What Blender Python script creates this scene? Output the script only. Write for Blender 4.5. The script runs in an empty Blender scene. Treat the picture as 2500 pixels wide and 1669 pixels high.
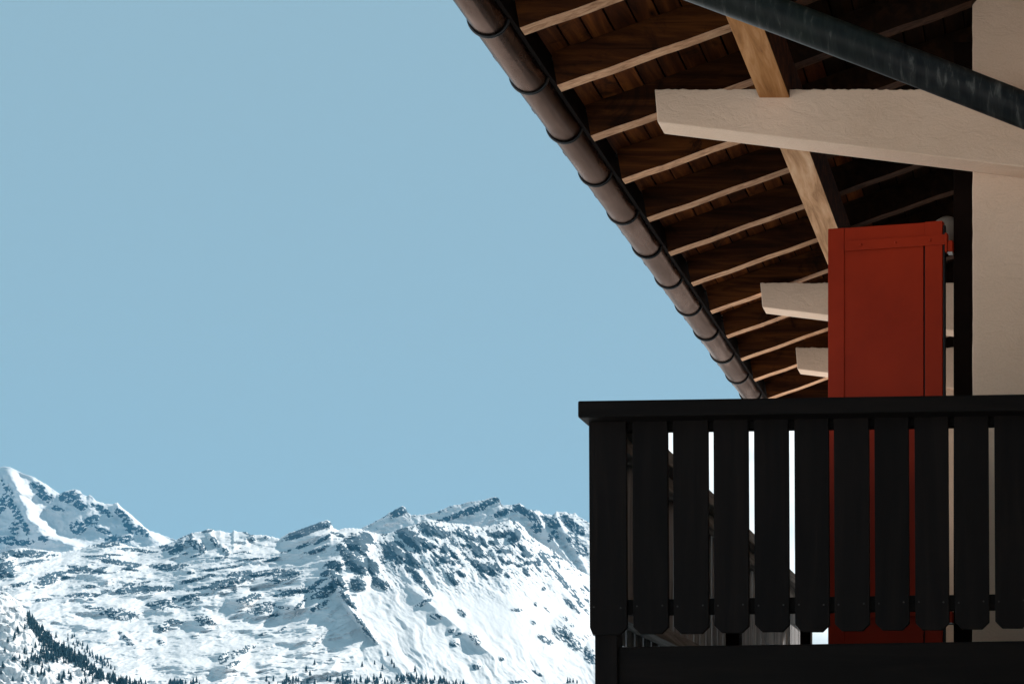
import bpy, bmesh, math, random
import numpy as np
from mathutils import Vector, Matrix

random.seed(7)
RNG = np.random.RandomState(11)
SC = bpy.context.scene
COL = SC.collection

# ------------------------------------------------------------------ camera
# level shift-lens camera looking along +Y; the photograph is the upper left part of its image circle
FPX, CX, CY = 4500.0, 2595.0, 2043.0          # focal length and principal point in photograph pixels (2500 x 1669)
cam = bpy.data.cameras.new('camera')
cam_ob = bpy.data.objects.new('camera', cam); COL.objects.link(cam_ob)
cam.sensor_fit = 'HORIZONTAL'; cam.sensor_width = 36.0
cam.lens = 36.0 * FPX / 2500.0
cam.shift_x = -(CX - 1250.0) / 2500.0
cam.shift_y = (CY - 834.5) / 2500.0
cam.clip_start = 0.05; cam.clip_end = 60000.0
cam_ob.location = (0, 0, 0); cam_ob.rotation_euler = (math.radians(90), 0, 0)
SC.camera = cam_ob

# ------------------------------------------------------------------ sky, sun, exposure
SUN_AZ, SUN_EL = math.radians(27), math.radians(41)     # azimuth from +Y towards +X
sv = Vector((math.sin(SUN_AZ) * math.cos(SUN_EL), math.cos(SUN_AZ) * math.cos(SUN_EL), math.sin(SUN_EL)))
world = bpy.data.worlds.new('World'); SC.world = world; world.use_nodes = True
wn, wl = world.node_tree.nodes, world.node_tree.links
wn.clear()
sky = wn.new('ShaderNodeTexSky'); sky.sky_type = 'NISHITA'; sky.sun_disc = False
sky.sun_elevation = SUN_EL; sky.sun_rotation = SUN_AZ
sky.altitude = 1600; sky.air_density = 1.0; sky.dust_density = 0.6; sky.ozone_density = 1.2
wmix = wn.new('ShaderNodeMixRGB'); wmix.inputs[0].default_value = 0.88
wmix.inputs[2].default_value = (1.79, 2.72, 3.06, 1)      # even, slightly milky blue of the whole sky
wbg = wn.new('ShaderNodeBackground'); wbg.inputs[1].default_value = 0.1
wout = wn.new('ShaderNodeOutputWorld')
wl.new(sky.outputs[0], wmix.inputs[1]); wl.new(wmix.outputs[0], wbg.inputs[0]); wl.new(wbg.outputs[0], wout.inputs[0])

sun = bpy.data.lights.new('sun', 'SUN'); sun.energy = 4.6; sun.angle = math.radians(0.5); sun.color = (1.0, 0.955, 0.90)
sun_ob = bpy.data.objects.new('sun', sun); COL.objects.link(sun_ob)
sun_ob.rotation_euler = sv.to_track_quat('Z', 'Y').to_euler(); sun_ob.location = (30, 20, 40)

SC.view_settings.view_transform = 'Standard'; SC.view_settings.look = 'None'
SC.view_settings.exposure = 0.8; SC.view_settings.gamma = 1.0; SC.view_settings.use_curve_mapping = False
cy = SC.cycles
cy.use_denoising = True
cy.max_bounces = 7; cy.diffuse_bounces = 5; cy.glossy_bounces = 3; cy.volume_bounces = 0; cy.transmission_bounces = 2
cy.caustics_reflective = False; cy.caustics_refractive = False

def P(px, py, Y):
    return Vector(((px - CX) * Y / FPX, Y, (CY - py) * Y / FPX))

# ------------------------------------------------------------------ materials
def new_mat(name):
    m = bpy.data.materials.new(name); m.use_nodes = True
    nt = m.node_tree; b = nt.nodes['Principled BSDF']
    return m, nt, b

def N(nt, t, **kw):
    n = nt.nodes.new(t)
    for k, v in kw.items():
        setattr(n, k, v)
    return n

def coords(nt, scale, space='Object', per_object=True):
    tc = N(nt, 'ShaderNodeTexCoord')
    mp = N(nt, 'ShaderNodeMapping'); mp.inputs['Scale'].default_value = scale
    if per_object:
        oi = N(nt, 'ShaderNodeObjectInfo')
        ad = N(nt, 'ShaderNodeVectorMath', operation='MULTIPLY_ADD')
        cb = N(nt, 'ShaderNodeCombineXYZ')
        for i in range(3):
            nt.links.new(oi.outputs['Random'], cb.inputs[i])
        nt.links.new(cb.outputs[0], ad.inputs[0]); ad.inputs[1].default_value = (37.0, 53.0, 71.0)
        nt.links.new(tc.outputs[space], ad.inputs[2])
        nt.links.new(ad.outputs[0], mp.inputs['Vector'])
    else:
        nt.links.new(tc.outputs[space], mp.inputs['Vector'])
    return mp.outputs[0]

def ramp(nt, fac, stops):
    r = N(nt, 'ShaderNodeValToRGB')
    els = r.color_ramp.elements
    while len(els) < len(stops):
        els.new(0.5)
    for e, (p, c) in zip(els, stops):
        e.position = p; e.color = (*c, 1) if len(c) == 3 else c
    nt.links.new(fac, r.inputs[0])
    return r.outputs[0]

def noise(nt, vec, scale=1.0, detail=6, rough=0.6, dist=0.0):
    n = N(nt, 'ShaderNodeTexNoise')
    n.inputs['Scale'].default_value = scale; n.inputs['Detail'].default_value = detail
    n.inputs['Roughness'].default_value = rough; n.inputs['Distortion'].default_value = dist
    nt.links.new(vec, n.inputs['Vector'])
    return n.outputs['Fac']

def mixc(nt, fac, a, b, mode='MIX'):
    m = N(nt, 'ShaderNodeMixRGB', blend_type=mode)
    for i, x in ((0, fac), (1, a), (2, b)):
        if isinstance(x, (int, float)):
            m.inputs[i].default_value = x
        elif isinstance(x, tuple):
            m.inputs[i].default_value = (*x, 1)
        else:
            nt.links.new(x, m.inputs[i])
    return m.outputs[0]

def bump(nt, b, h, strength, dist):
    n = N(nt, 'ShaderNodeBump'); n.inputs['Strength'].default_value = strength; n.inputs['Distance'].default_value = dist
    nt.links.new(h, n.inputs['Height']); nt.links.new(n.outputs[0], b.inputs['Normal'])

def wood(name, stretch, dark, mid, light, rough=0.75, bmp=0.35, knots=True, tint=0.5, spec=0.08, stain=None):
    m, nt, b = new_mat(name)
    v = coords(nt, stretch)
    g = noise(nt, v, 1.0, 8, 0.65, 0.8)
    c = ramp(nt, g, [(0.28, dark), (0.5, mid), (0.72, light)])
    if knots:
        v2 = coords(nt, tuple(0.25 * s + 1.2 for s in stretch))
        vo = N(nt, 'ShaderNodeTexVoronoi'); vo.inputs['Scale'].default_value = 1.0
        nt.links.new(v2, vo.inputs['Vector'])
        k = ramp(nt, vo.outputs['Distance'], [(0.02, (1, 1, 1)), (0.10, (0, 0, 0))])
        c = mixc(nt, k, c, tuple(0.35 * x for x in dark))
    if stain:
        v3 = coords(nt, (2.3, 2.3, 2.3))
        s = noise(nt, v3, 1.0, 5, 0.7, 1.5)
        sm = ramp(nt, s, [(0.56, (0, 0, 0)), (0.68, (0.85, 0.85, 0.85))])
        c = mixc(nt, sm, c, stain)
    oi = N(nt, 'ShaderNodeObjectInfo')
    mr = N(nt, 'ShaderNodeMapRange'); mr.inputs[3].default_value = 1 - tint; mr.inputs[4].default_value = 1 + tint * 0.6
    nt.links.new(oi.outputs['Random'], mr.inputs[0])
    hs = N(nt, 'ShaderNodeHueSaturation')
    nt.links.new(mr.outputs[0], hs.inputs['Value']); nt.links.new(c, hs.inputs['Color'])
    nt.links.new(hs.outputs[0], b.inputs['Base Color'])
    b.inputs['Roughness'].default_value = rough; b.inputs['Specular IOR Level'].default_value = spec
    bump(nt, b, g, bmp, 0.004)
    return m

def plaster(name, base, light):
    m, nt, b = new_mat(name)
    v = coords(nt, (1, 1, 1), per_object=False)
    big = noise(nt, v, 1.6, 4, 0.5)
    c = ramp(nt, big, [(0.35, base), (0.65, light)])
    fine = noise(nt, v, 90.0, 4, 0.7)
    c = mixc(nt, 0.18, c, ramp(nt, fine, [(0.3, tuple(0.6 * x for x in base)), (0.7, light)]))
    nt.links.new(c, b.inputs['Base Color'])
    b.inputs['Roughness'].default_value = 0.92; b.inputs['Specular IOR Level'].default_value = 0.15
    v2 = coords(nt, (8, 8, 17), per_object=False)          # horizontal trowel marks
    tr = noise(nt, v2, 1.0, 6, 0.68, 0.9)
    tr2 = ramp(nt, tr, [(0.24, (0, 0, 0)), (0.60, (1, 1, 1))])
    mx = mixc(nt, 0.35, tr2, fine)
    bump(nt, b, mx, 0.55, 0.008)
    return m

def simple(name, col, rough=0.6, metal=0.0, spec=0.4, var=0.25, scale=8.0, bmp=0.0, stretch=(1, 1, 1)):
    m, nt, b = new_mat(name)
    v = coords(nt, stretch)
    g = noise(nt, v, scale, 6, 0.65)
    c = ramp(nt, g, [(0.3, tuple((1 - var) * x for x in col)), (0.7, tuple((1 + var) * x for x in col))])
    nt.links.new(c, b.inputs['Base Color'])
    b.inputs['Roughness'].default_value = rough; b.inputs['Metallic'].default_value = metal
    b.inputs['Specular IOR Level'].default_value = spec
    if bmp:
        bump(nt, b, g, bmp, 0.004)
    return m

M = {}
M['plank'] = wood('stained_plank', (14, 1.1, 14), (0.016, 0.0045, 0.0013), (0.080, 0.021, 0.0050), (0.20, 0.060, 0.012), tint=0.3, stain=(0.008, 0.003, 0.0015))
M['shade_wood'] = wood('shaded_roof_wood', (14, 1.1, 14), (0.006, 0.003, 0.0015), (0.016, 0.007, 0.003), (0.034, 0.014, 0.005), tint=0.3)  # shade deep under the roof, put into the wood colour
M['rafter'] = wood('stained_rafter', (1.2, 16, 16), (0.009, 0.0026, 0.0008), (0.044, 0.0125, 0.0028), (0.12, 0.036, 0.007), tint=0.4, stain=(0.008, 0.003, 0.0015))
M['rafter_lit'] = wood('lit_rafter_underside', (2.0, 30, 30), (0.24, 0.115, 0.058), (0.52, 0.28, 0.155), (0.68, 0.42, 0.25), tint=0.2, knots=True, bmp=0.5)  # rafter underside, light bounced from below put into its colour
M['rafter_shade'] = wood('shaded_rafter_underside', (2.0, 30, 30), (0.025, 0.011, 0.005), (0.065, 0.03, 0.016), (0.11, 0.052, 0.030), tint=0.2, bmp=0.5)  # rafter underside beyond the purlin, darkened in colour for shade
M['purlin'] = wood('purlin_wood', (16, 1.5, 16), (0.22, 0.10, 0.038), (0.52, 0.28, 0.14), (0.70, 0.45, 0.28), tint=0.1)
M['black_wood'] = wood('black_stained_wood', (18, 18, 1.4), (0.0036, 0.0023, 0.0020), (0.0056, 0.0036, 0.0030), (0.0095, 0.006, 0.0047), rough=0.7, knots=False, tint=0.2, bmp=0.25, spec=0.08)
M['black_rail'] = wood('black_stained_rail', (1.4, 18, 18), (0.0038, 0.0024, 0.0019), (0.0060, 0.0038, 0.0030), (0.010, 0.0062, 0.0046), rough=0.7, knots=False, tint=0.15, bmp=0.25, spec=0.08)
M['grey_wood'] = wood('weathered_grey_wood', (25, 25, 1.8), (0.10, 0.098, 0.10), (0.32, 0.315, 0.32), (0.50, 0.49, 0.495), tint=0.2)
M['grey_rail'] = wood('weathered_grey_rail', (25, 1.8, 25), (0.08, 0.075, 0.072), (0.25, 0.235, 0.22), (0.42, 0.39, 0.36), tint=0.1)
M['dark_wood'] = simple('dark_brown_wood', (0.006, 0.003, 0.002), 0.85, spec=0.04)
M['plaster'] = plaster('peach_plaster', (0.66, 0.465, 0.335), (0.76, 0.55, 0.41))
M['snow'] = simple('settled_snow', (0.90, 0.90, 0.905), 0.85, var=0.04, scale=0.3, spec=0.2)
M['hook'] = simple('galvanised_hook', (0.35, 0.32, 0.3), 0.4, 0.8)
M['screw'] = simple('dull_screw_head', (0.035, 0.03, 0.027), 0.6, 0.0, 0.1)
M['lamp'] = simple('milky_lamp_glass', (0.26, 0.22, 0.18), 0.35, var=0.05)

def red_paint():
    m, nt, b = new_mat('red_gloss_paint')
    v = coords(nt, (1, 1, 1), per_object=False)
    g = noise(nt, v, 3.0, 5, 0.6)
    c = ramp(nt, g, [(0.3, (0.23, 0.015, 0.0025)), (0.7, (0.30, 0.021, 0.0035))])
    nt.links.new(c, b.inputs['Base Color'])
    b.inputs['Roughness'].default_value = 0.5; b.inputs['Specular IOR Level'].default_value = 0.12
    f = noise(nt, coords(nt, (60, 60, 4), per_object=False), 1.0, 4, 0.6)
    bump(nt, b, f, 0.06, 0.002)
    return m
M['red'] = red_paint()

def gutter_mat():
    m, nt, b = new_mat('weathered_brown_copper')
    g = noise(nt, coords(nt, (7, 1.6, 7), per_object=False), 1.0, 7, 0.62, 0.5)
    c = ramp(nt, g, [(0.3, (0.010, 0.0065, 0.0055)), (0.5, (0.026, 0.0175, 0.0148)), (0.72, (0.066, 0.047, 0.040))])
    s = noise(nt, coords(nt, (40, 10, 40), per_object=False), 1.0, 5, 0.7)
    c = mixc(nt, ramp(nt, s, [(0.64, (0, 0, 0)), (0.74, (0.6, 0.6, 0.6))]), c, (0.014, 0.010, 0.008))
    nt.links.new(c, b.inputs['Base Color'])
    b.inputs['Specular Tint'].default_value = (0.74, 0.62, 0.57, 1); b.inputs['Metallic'].default_value = 0.85; b.inputs['Specular IOR Level'].default_value = 0.2
    nt.links.new(ramp(nt, g, [(0.3, (0.36,) * 3), (0.7, (0.22,) * 3)]), b.inputs['Roughness'])
    bump(nt, b, g, 0.08, 0.004)
    return m
M['gutter'] = gutter_mat()
M['black_metal'] = simple('black_painted_metal', (0.008, 0.008, 0.0085), 0.45, 0.2, 0.4)

def pipe_mat():
    m, nt, b = new_mat('blackened_zinc')
    g = noise(nt, coords(nt, (46, 5, 12), per_object=False), 1.0, 6, 0.6, 0.4)
    c = ramp(nt, g, [(0.42, (0.0045, 0.004, 0.0035)), (0.58, (0.012, 0.011, 0.0095)), (0.76, (0.075, 0.066, 0.056))])
    gr = noise(nt, coords(nt, (2, 2, 2), per_object=False), 1.0, 3)
    c = mixc(nt, ramp(nt, gr, [(0.5, (0, 0, 0)), (0.65, (0.4, 0.4, 0.4))]), c, (0.010, 0.014, 0.009))
    nt.links.new(c, b.inputs['Base Color'])
    b.inputs['Metallic'].default_value = 0.0; b.inputs['Roughness'].default_value = 0.38
    b.inputs['Specular IOR Level'].default_value = 0.10
    bump(nt, b, g, 0.2, 0.003)
    return m
M['pipe'] = pipe_mat()

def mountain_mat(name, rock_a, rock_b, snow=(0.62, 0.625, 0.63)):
    m, nt, b = new_mat(name)
    at = N(nt, 'ShaderNodeAttribute'); at.attribute_name = 'rock'
    tc = N(nt, 'ShaderNodeTexCoord')
    mp = N(nt, 'ShaderNodeMapping'); mp.inputs['Scale'].default_value = (0.12, 0.035, 0.12)
    nt.links.new(tc.outputs['Object'], mp.inputs['Vector'])
    g = noise(nt, mp.outputs[0], 1.0, 5, 0.7)
    mp2 = N(nt, 'ShaderNodeMapping'); mp2.inputs['Scale'].default_value = (0.03, 0.012, 0.03)
    nt.links.new(tc.outputs['Object'], mp2.inputs['Vector'])
    g2 = noise(nt, mp2.outputs[0], 1.0, 4, 0.6)
    rk = ramp(nt, g2, [(0.3, rock_a), (0.7, rock_b)])
    ad = N(nt, 'ShaderNodeMath', operation='MULTIPLY_ADD')
    nt.links.new(g, ad.inputs[0]); ad.inputs[1].default_value = 0.55; nt.links.new(at.outputs['Fac'], ad.inputs[2])
    f = N(nt, 'ShaderNodeMapRange'); f.inputs[1].default_value = 0.68; f.inputs[2].default_value = 0.86
    nt.links.new(ad.outputs[0], f.inputs[0])
    c = mixc(nt, f.outputs[0], snow, rk)
    nt.links.new(c, b.inputs['Base Color'])
    b.inputs['Roughness'].default_value = 0.9; b.inputs['Specular IOR Level'].default_value = 0.1
    return m
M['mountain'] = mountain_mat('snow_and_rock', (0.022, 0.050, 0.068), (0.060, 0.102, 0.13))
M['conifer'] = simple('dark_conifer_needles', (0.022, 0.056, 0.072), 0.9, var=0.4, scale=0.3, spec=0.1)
M['bark'] = simple('conifer_bark', (0.05, 0.035, 0.025), 0.9)

# ------------------------------------------------------------------ mesh helpers
def link(name, me, mat, parent=None):
    o = bpy.data.objects.new(name, me); COL.objects.link(o)
    if mat is not None and not me.materials:
        for mm in (mat if isinstance(mat, (list, tuple)) else [mat]):
            me.materials.append(mm)
    if parent is not None:
        o.parent = parent
        if parent.type == 'EMPTY':
            o.matrix_parent_inverse = Matrix.Translation(-parent.location)
    return o

def mesh(name, verts, faces, mat, parent=None, smooth=False, bevel=0.0, mats=None):
    me = bpy.data.meshes.new(name)
    if bevel:
        bm = bmesh.new()
        vs = [bm.verts.new(v) for v in verts]
        for f in faces:
            bm.faces.new([vs[i] for i in f])
        bmesh.ops.recalc_face_normals(bm, faces=bm.faces)
        bmesh.ops.bevel(bm, geom=list(bm.edges), offset=bevel, segments=2, affect='EDGES', profile=0.6)
        bm.to_mesh(me); bm.free()
    else:
        me.from_pydata([tuple(v) for v in verts], [], faces)
        bm = bmesh.new(); bm.from_mesh(me)
        bmesh.ops.recalc_face_normals(bm, faces=bm.faces)
        bm.to_mesh(me); bm.free()
    if smooth:
        me.polygons.foreach_set('use_smooth', [True] * len(me.polygons))
    me.update()
    return link(name, me, mat, parent)

BOXF = [(0, 1, 2, 3), (4, 7, 6, 5), (0, 4, 5, 1), (1, 5, 6, 2), (2, 6, 7, 3), (3, 7, 4, 0)]
def box(name, x0, x1, y0, y1, z0, z1, mat, parent=None, bevel=0.0):
    v = [(x0, y0, z0), (x1, y0, z0), (x1, y0, z1), (x0, y0, z1), (x0, y1, z0), (x1, y1, z0), (x1, y1, z1), (x0, y1, z1)]
    return mesh(name, v, BOXF, mat, parent, bevel=bevel)

def prism_y(name, poly, y0, y1, mat, parent=None, bevel=0.0, smooth=False):
    """polygon in XZ extruded along Y"""
    n = len(poly)
    v = [(x, y0, z) for x, z in poly] + [(x, y1, z) for x, z in poly]
    f = [tuple(range(n)), tuple(range(2 * n - 1, n - 1, -1))]
    f += [(i, (i + 1) % n, n + (i + 1) % n, n + i) for i in range(n)]
    return mesh(name, v, f, mat, parent, bevel=bevel, smooth=smooth)

def tube(name, pts, r, mat, parent=None, seg=12, closed_ends=True, smooth=True):
    pts = [Vector(p) for p in pts]
    verts, faces = [], []
    up = None
    for i, p in enumerate(pts):
        t = (pts[min(i + 1, len(pts) - 1)] - pts[max(i - 1, 0)]).normalized()
        if up is None:
            a = Vector((0, 0, 1)) if abs(t.z) < 0.9 else Vector((1, 0, 0))
            up = (a - t * a.dot(t)).normalized()
        else:
            up = (up - t * up.dot(t)).normalized()
        side = t.cross(up)
        rr = r[i] if isinstance(r, (list, tuple)) else r
        for j in range(seg):
            a = 2 * math.pi * j / seg
            verts.append(p + (up * math.cos(a) + side * math.sin(a)) * rr)
    for i in range(len(pts) - 1):
        for j in range(seg):
            faces.append((i * seg + j, i * seg + (j + 1) % seg, (i + 1) * seg + (j + 1) % seg, (i + 1) * seg + j))
    if closed_ends:
        faces.append(tuple(range(seg))); faces.append(tuple(range((len(pts) - 1) * seg, len(pts) * seg)))
    return mesh(name, verts, faces, mat, parent, smooth=smooth)

def tag(o, label=None, cat=None, group=None, kind=None):
    if label: o['label'] = label
    if cat: o['category'] = cat
    if group: o['group'] = group
    if kind: o['kind'] = kind
    return o

def empty(name, loc):
    o = bpy.data.objects.new(name, None); COL.objects.link(o); o.location = loc
    o.empty_display_size = 0.5
    return o

# ------------------------------------------------------------------ numpy noise
_perm = RNG.permutation(256)
_perm = np.concatenate([_perm, _perm, _perm])
_ga = RNG.rand(256) * 2 * np.pi
def gnoise(x, y, seed=0):
    x = np.asarray(x, float) + seed * 17.31; y = np.asarray(y, float) + seed * 9.77
    xi = np.floor(x).astype(int); yi = np.floor(y).astype(int)
    xf = x - xi; yf = y - yi
    u = xf * xf * xf * (xf * (xf * 6 - 15) + 10); v = yf * yf * yf * (yf * (yf * 6 - 15) + 10)
    def g(ix, iy, dx, dy):
        a = _ga[_perm[(_perm[ix & 255] + iy) & 255]]
        return np.cos(a) * dx + np.sin(a) * dy
    n00 = g(xi, yi, xf, yf); n10 = g(xi + 1, yi, xf - 1, yf)
    n01 = g(xi, yi + 1, xf, yf - 1); n11 = g(xi + 1, yi + 1, xf - 1, yf - 1)
    a = n00 + u * (n10 - n00); b = n01 + u * (n11 - n01)
    return (a + v * (b - a)) * 1.5
def fbm(x, y, octv=5, seed=0, gain=0.5):
    s = 0; a = 1.0; t = 0
    for i in range(octv):
        s = s + a * gnoise(x * 2 ** i, y * 2 ** i, seed + i); t += a; a *= gain
    return s / t
def ridged(x, y, octv=5, seed=0, gain=0.5):
    s = 0; a = 1.0; t = 0
    for i in range(octv):
        s = s + a * (1 - np.abs(gnoise(x * 2 ** i, y * 2 ** i, seed + i)) * 2); t += a; a *= gain
    return s / t
def sstep(a, b, x):
    t = np.clip((x - a) / (b - a), 0, 1)
    return t * t * (3 - 2 * t)

def grid_mesh(name, X, Y, Z, rock, mat):
    r, c = X.shape
    co = np.stack([X, Y, Z], -1).reshape(-1, 3).astype(np.float32)
    idx = np.arange(r * c).reshape(r, c)
    q = np.stack([idx[:-1, :-1], idx[:-1, 1:], idx[1:, 1:], idx[1:, :-1]], -1).reshape(-1, 4)
    me = bpy.data.meshes.new(name)
    me.vertices.add(len(co)); me.vertices.foreach_set('co', co.ravel())
    me.loops.add(q.size); me.loops.foreach_set('vertex_index', q.ravel().astype(np.int32))
    me.polygons.add(len(q)); me.polygons.foreach_set('loop_start', np.arange(0, q.size, 4, dtype=np.int32))
    me.polygons.foreach_set('loop_total', np.full(len(q), 4, np.int32))
    me.polygons.foreach_set('use_smooth', np.ones(len(q), bool))
    at = me.attributes.new('rock', 'FLOAT', 'POINT'); at.data.foreach_set('value', rock.ravel().astype(np.float32))
    me.update(calc_edges=True); me.validate()
    return link(name, me, mat)

# ================================================================== THE SETTING
GROUND_Z = -1.7
mesh('ground', [(-12000, -4000, GROUND_Z), (12000, -4000, GROUND_Z), (12000, 12500, GROUND_Z), (-12000, 12500, GROUND_Z)], [(0, 1, 2, 3)], M['snow'])
tag(bpy.data.objects['ground'], 'flat white snow field around the chalet reaching to the mountains', kind='structure')

def ellipses(px, v, lst, nz):
    """soft union of rotated ellipses (cx, cy, rx, ry, angle): where bare rock bands crop out"""
    m = np.zeros_like(px)
    for e in lst:
        cx, cyy, rx, ry, an = e[:5]; w = e[5] if len(e) > 5 else 1.0
        a = math.radians(an); dx = px - cx; dy = v - cyy
        x = (dx * math.cos(a) + dy * math.sin(a)) / rx; y = (-dx * math.sin(a) + dy * math.cos(a)) / ry
        d = np.sqrt(x * x + y * y) + nz * 0.6
        m = np.maximum(m, w * (1 - sstep(0.55, 1.15, d)))
    return m

def crags(px, v, lst, nz, kk):
    """metres by which the outcrops stand forward of the slope: gentle bench above, steep face below"""
    m = np.zeros_like(px)
    for e in lst:
        cx, cyy, rx, ry, an = e[:5]
        a = math.radians(an)
        dx = px - (cx + 0.45 * ry * math.sin(a)); dy = v - (cyy - 0.45 * ry * math.cos(a))
        x = (dx * math.cos(a) + dy * math.sin(a)) / (rx * 1.15); y = (-dx * math.sin(a) + dy * math.cos(a)) / (ry * 1.55)
        d2 = np.clip(x * x + y * y + nz * 0.5 * np.minimum(1, x * x + y * y), 0, 1)
        m = np.maximum(m, kk * ry * (1 - d2) ** 2)
    return m

def terrain(name, top, cols, t_rows, foot_v, Yr, Yf, shape, feet=True, drop=0.16, back_steps=7):
    """heightfield from a foot below the frame to a crest whose profile is `top`, then down its far side"""
    c = np.asarray(cols, float)
    tx, ty = zip(*top)
    tv = np.interp(c, tx, ty)
    t = np.asarray(t_rows)[:, None]
    PX = np.broadcast_to(c, (len(t_rows), len(c))).copy()
    kern = np.exp(-0.5 * (np.arange(-60, 61) * 2.0 / 34.0) ** 2); kern /= kern.sum()
    uni = np.arange(c[0], c[-1] + 1, 2.0); ut = np.interp(uni, tx, ty)
    us = np.convolve(np.pad(ut, 60, 'edge'), kern, 'valid')
    ts = np.interp(c, uni, us)
    tb = tv + (ts - tv) * sstep(0.0, 0.16, t)
    V = tb + (foot_v - tb) * t
    yr = Yr(c) if callable(Yr) else Yr
    yf = Yf(c) if callable(Yf) else Yf
    YY = np.broadcast_to(yr - (yr - yf) * (t ** 0.9), PX.shape).copy()
    up, rock, fwd = shape(PX, V, YY, np.broadcast_to(t, PX.shape))
    Vv = V - up
    YY = YY - fwd * sstep(0.0, 0.03, np.broadcast_to(t, PX.shape))
    X = (PX - CX) * YY / FPX; Z = (CY - Vv) * YY / FPX
    # far side
    bx, by, bz, br = [], [], [], []
    for k in range(back_steps, 0, -1):
        yb = YY[0] + 60.0 * k ** 1.6
        bx.append(X[0] * yb / YY[0]); by.append(yb); bz.append(Z[0] - drop * 60.0 * k ** 1.6 * 3.2 * 1.2); br.append(rock[0] * 0)
    # foot: on down to the valley floor
    fx, fy, fz, fr = [], [], [], []
    if feet:
        for s in (0.1, 0.25, 0.45, 0.7, 1.0):
            yb = YY[-1] * (1 - 0.5 * s); zz = Z[-1] * (1 - s) ** 1.4 + (GROUND_Z - 3.0) * s
            fx.append(X[-1]); fy.append(yb); fz.append(zz); fr.append(rock[-1] * 0)
    cat = lambda a, m, b: np.concatenate([np.array(a).reshape(-1, len(c)), m, np.array(b).reshape(-1, len(c))], 0)
    o = grid_mesh(name, cat(bx, X, fx), cat(by, YY, fy), np.maximum(cat(bz, Z, fz), GROUND_Z - 5), cat(br, rock, fr), M['mountain'])
    o['kind'] = 'structure'
    return o, (PX, Vv, X, YY, Z)

# ---- far peak on the left
top_far = [(-400, 1230), (-160, 1190), (-60, 1158), (0, 1140), (10, 1138), (25, 1140), (38, 1146), (55, 1155), (80, 1163), (100, 1174), (120, 1186), (135, 1198), (146, 1205),
           (155, 1200), (170, 1195), (183, 1194), (195, 1197), (202, 1207), (212, 1210), (218, 1207), (228, 1214), (235, 1222), (262, 1230), (275, 1230),
           (287, 1226), (292, 1233), (310, 1248), (330, 1264), (345, 1278), (365, 1295), (390, 1302), (415, 1313), (430, 1317), (470, 1340), (560, 1390), (700, 1420)]
rock_far = [(95, 1188, 28, 12, 35), (110, 1208, 26, 14, 30), (172, 1212, 32, 18, -5), (195, 1232, 22, 14, 30), (140, 1240, 20, 6, 15), (190, 1288, 24, 18, 0),
            (225, 1268, 26, 14, -15), (250, 1245, 30, 10, 30), (300, 1258, 30, 10, 40), (320, 1290, 28, 12, 35), (350, 1300, 24, 10, 40), (250, 1295, 22, 8, 15),
            (8, 1228, 14, 26, 20), (30, 1240, 10, 34, -28), (46, 1262, 9, 30, -28), (60, 1290, 9, 26, -30), (35, 1290, 16, 20, 0), (20, 1320, 30, 14, 0), (60, 1325, 30, 10, 0),
            (12, 1190, 5, 20, -25), (26, 1205, 5, 20, -25), (290, 1315, 40, 12, 0), (105, 1320, 20, 8, 0)]
def shape_far(px, v, Y, t):
    X = (px - CX) * Y / FPX
    env = sstep(0.0, 0.10, t)
    nz = fbm(px / 26, v / 16, 6, 3, 0.62)
    spur = np.exp(-((px - np.interp(v, [1140, 1200, 1260, 1310, 1340], [20, 40, 66, 100, 165]) + 10 * fbm(v / 30, px / 60, 4, 38)) / np.interp(v, [1140, 1220, 1300, 1340], [14, 22, 34, 60])) ** 2) * sstep(1138, 1190, v)       # lit snow rib below the summit
    bowl = np.exp(-((px - 120) / 55.0) ** 2 - ((v - 1270) / 40.0) ** 2)
    rib2 = np.exp(-((px - (290 + (v - 1230) * 0.9)) / 26.0) ** 2)
    e = ellipses(px, v, rock_far, nz)
    up = env * (8 * spur - 3 * bowl + 4 * rib2 + 3 * (ridged(px / 70, v / 50, 5, 5) - 0.5))
    up += 3.4 * fbm(px / 8, v * 0 + 3.3, 5, 21, 0.65) * sstep(60, 110, px) * (1 - sstep(0, 0.02, t))
    rock = sstep(0.40, 0.52, e * 0.46 + 1.2 * fbm(px / 12, v / 6, 6, 33, 0.66) * (0.5 + 0.5 * e) + 0.4 * e * fbm((px + v) / 5, (px - v) / 16, 3, 34) + 0.13 + 0.06 * sstep(60, 120, px))
    return up, rock, crags(px, v, rock_far, nz, 1.6) + 150 * spur - 40 * bowl + 50 * rib2 + 30 * (ridged(px / 60, v / 40, 4, 5) - 0.5) + 8 * fbm(px / 30, v / 18, 4, 36, 0.45)
terrain('mountain_peak', top_far, np.arange(-400, 702, 2.0), np.linspace(0, 1, 200), 1440, 8600, 8080, shape_far, feet=False)
tag(bpy.data.objects['mountain_peak'], 'highest far snowy peak with rounded snow cap at the left edge')

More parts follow.
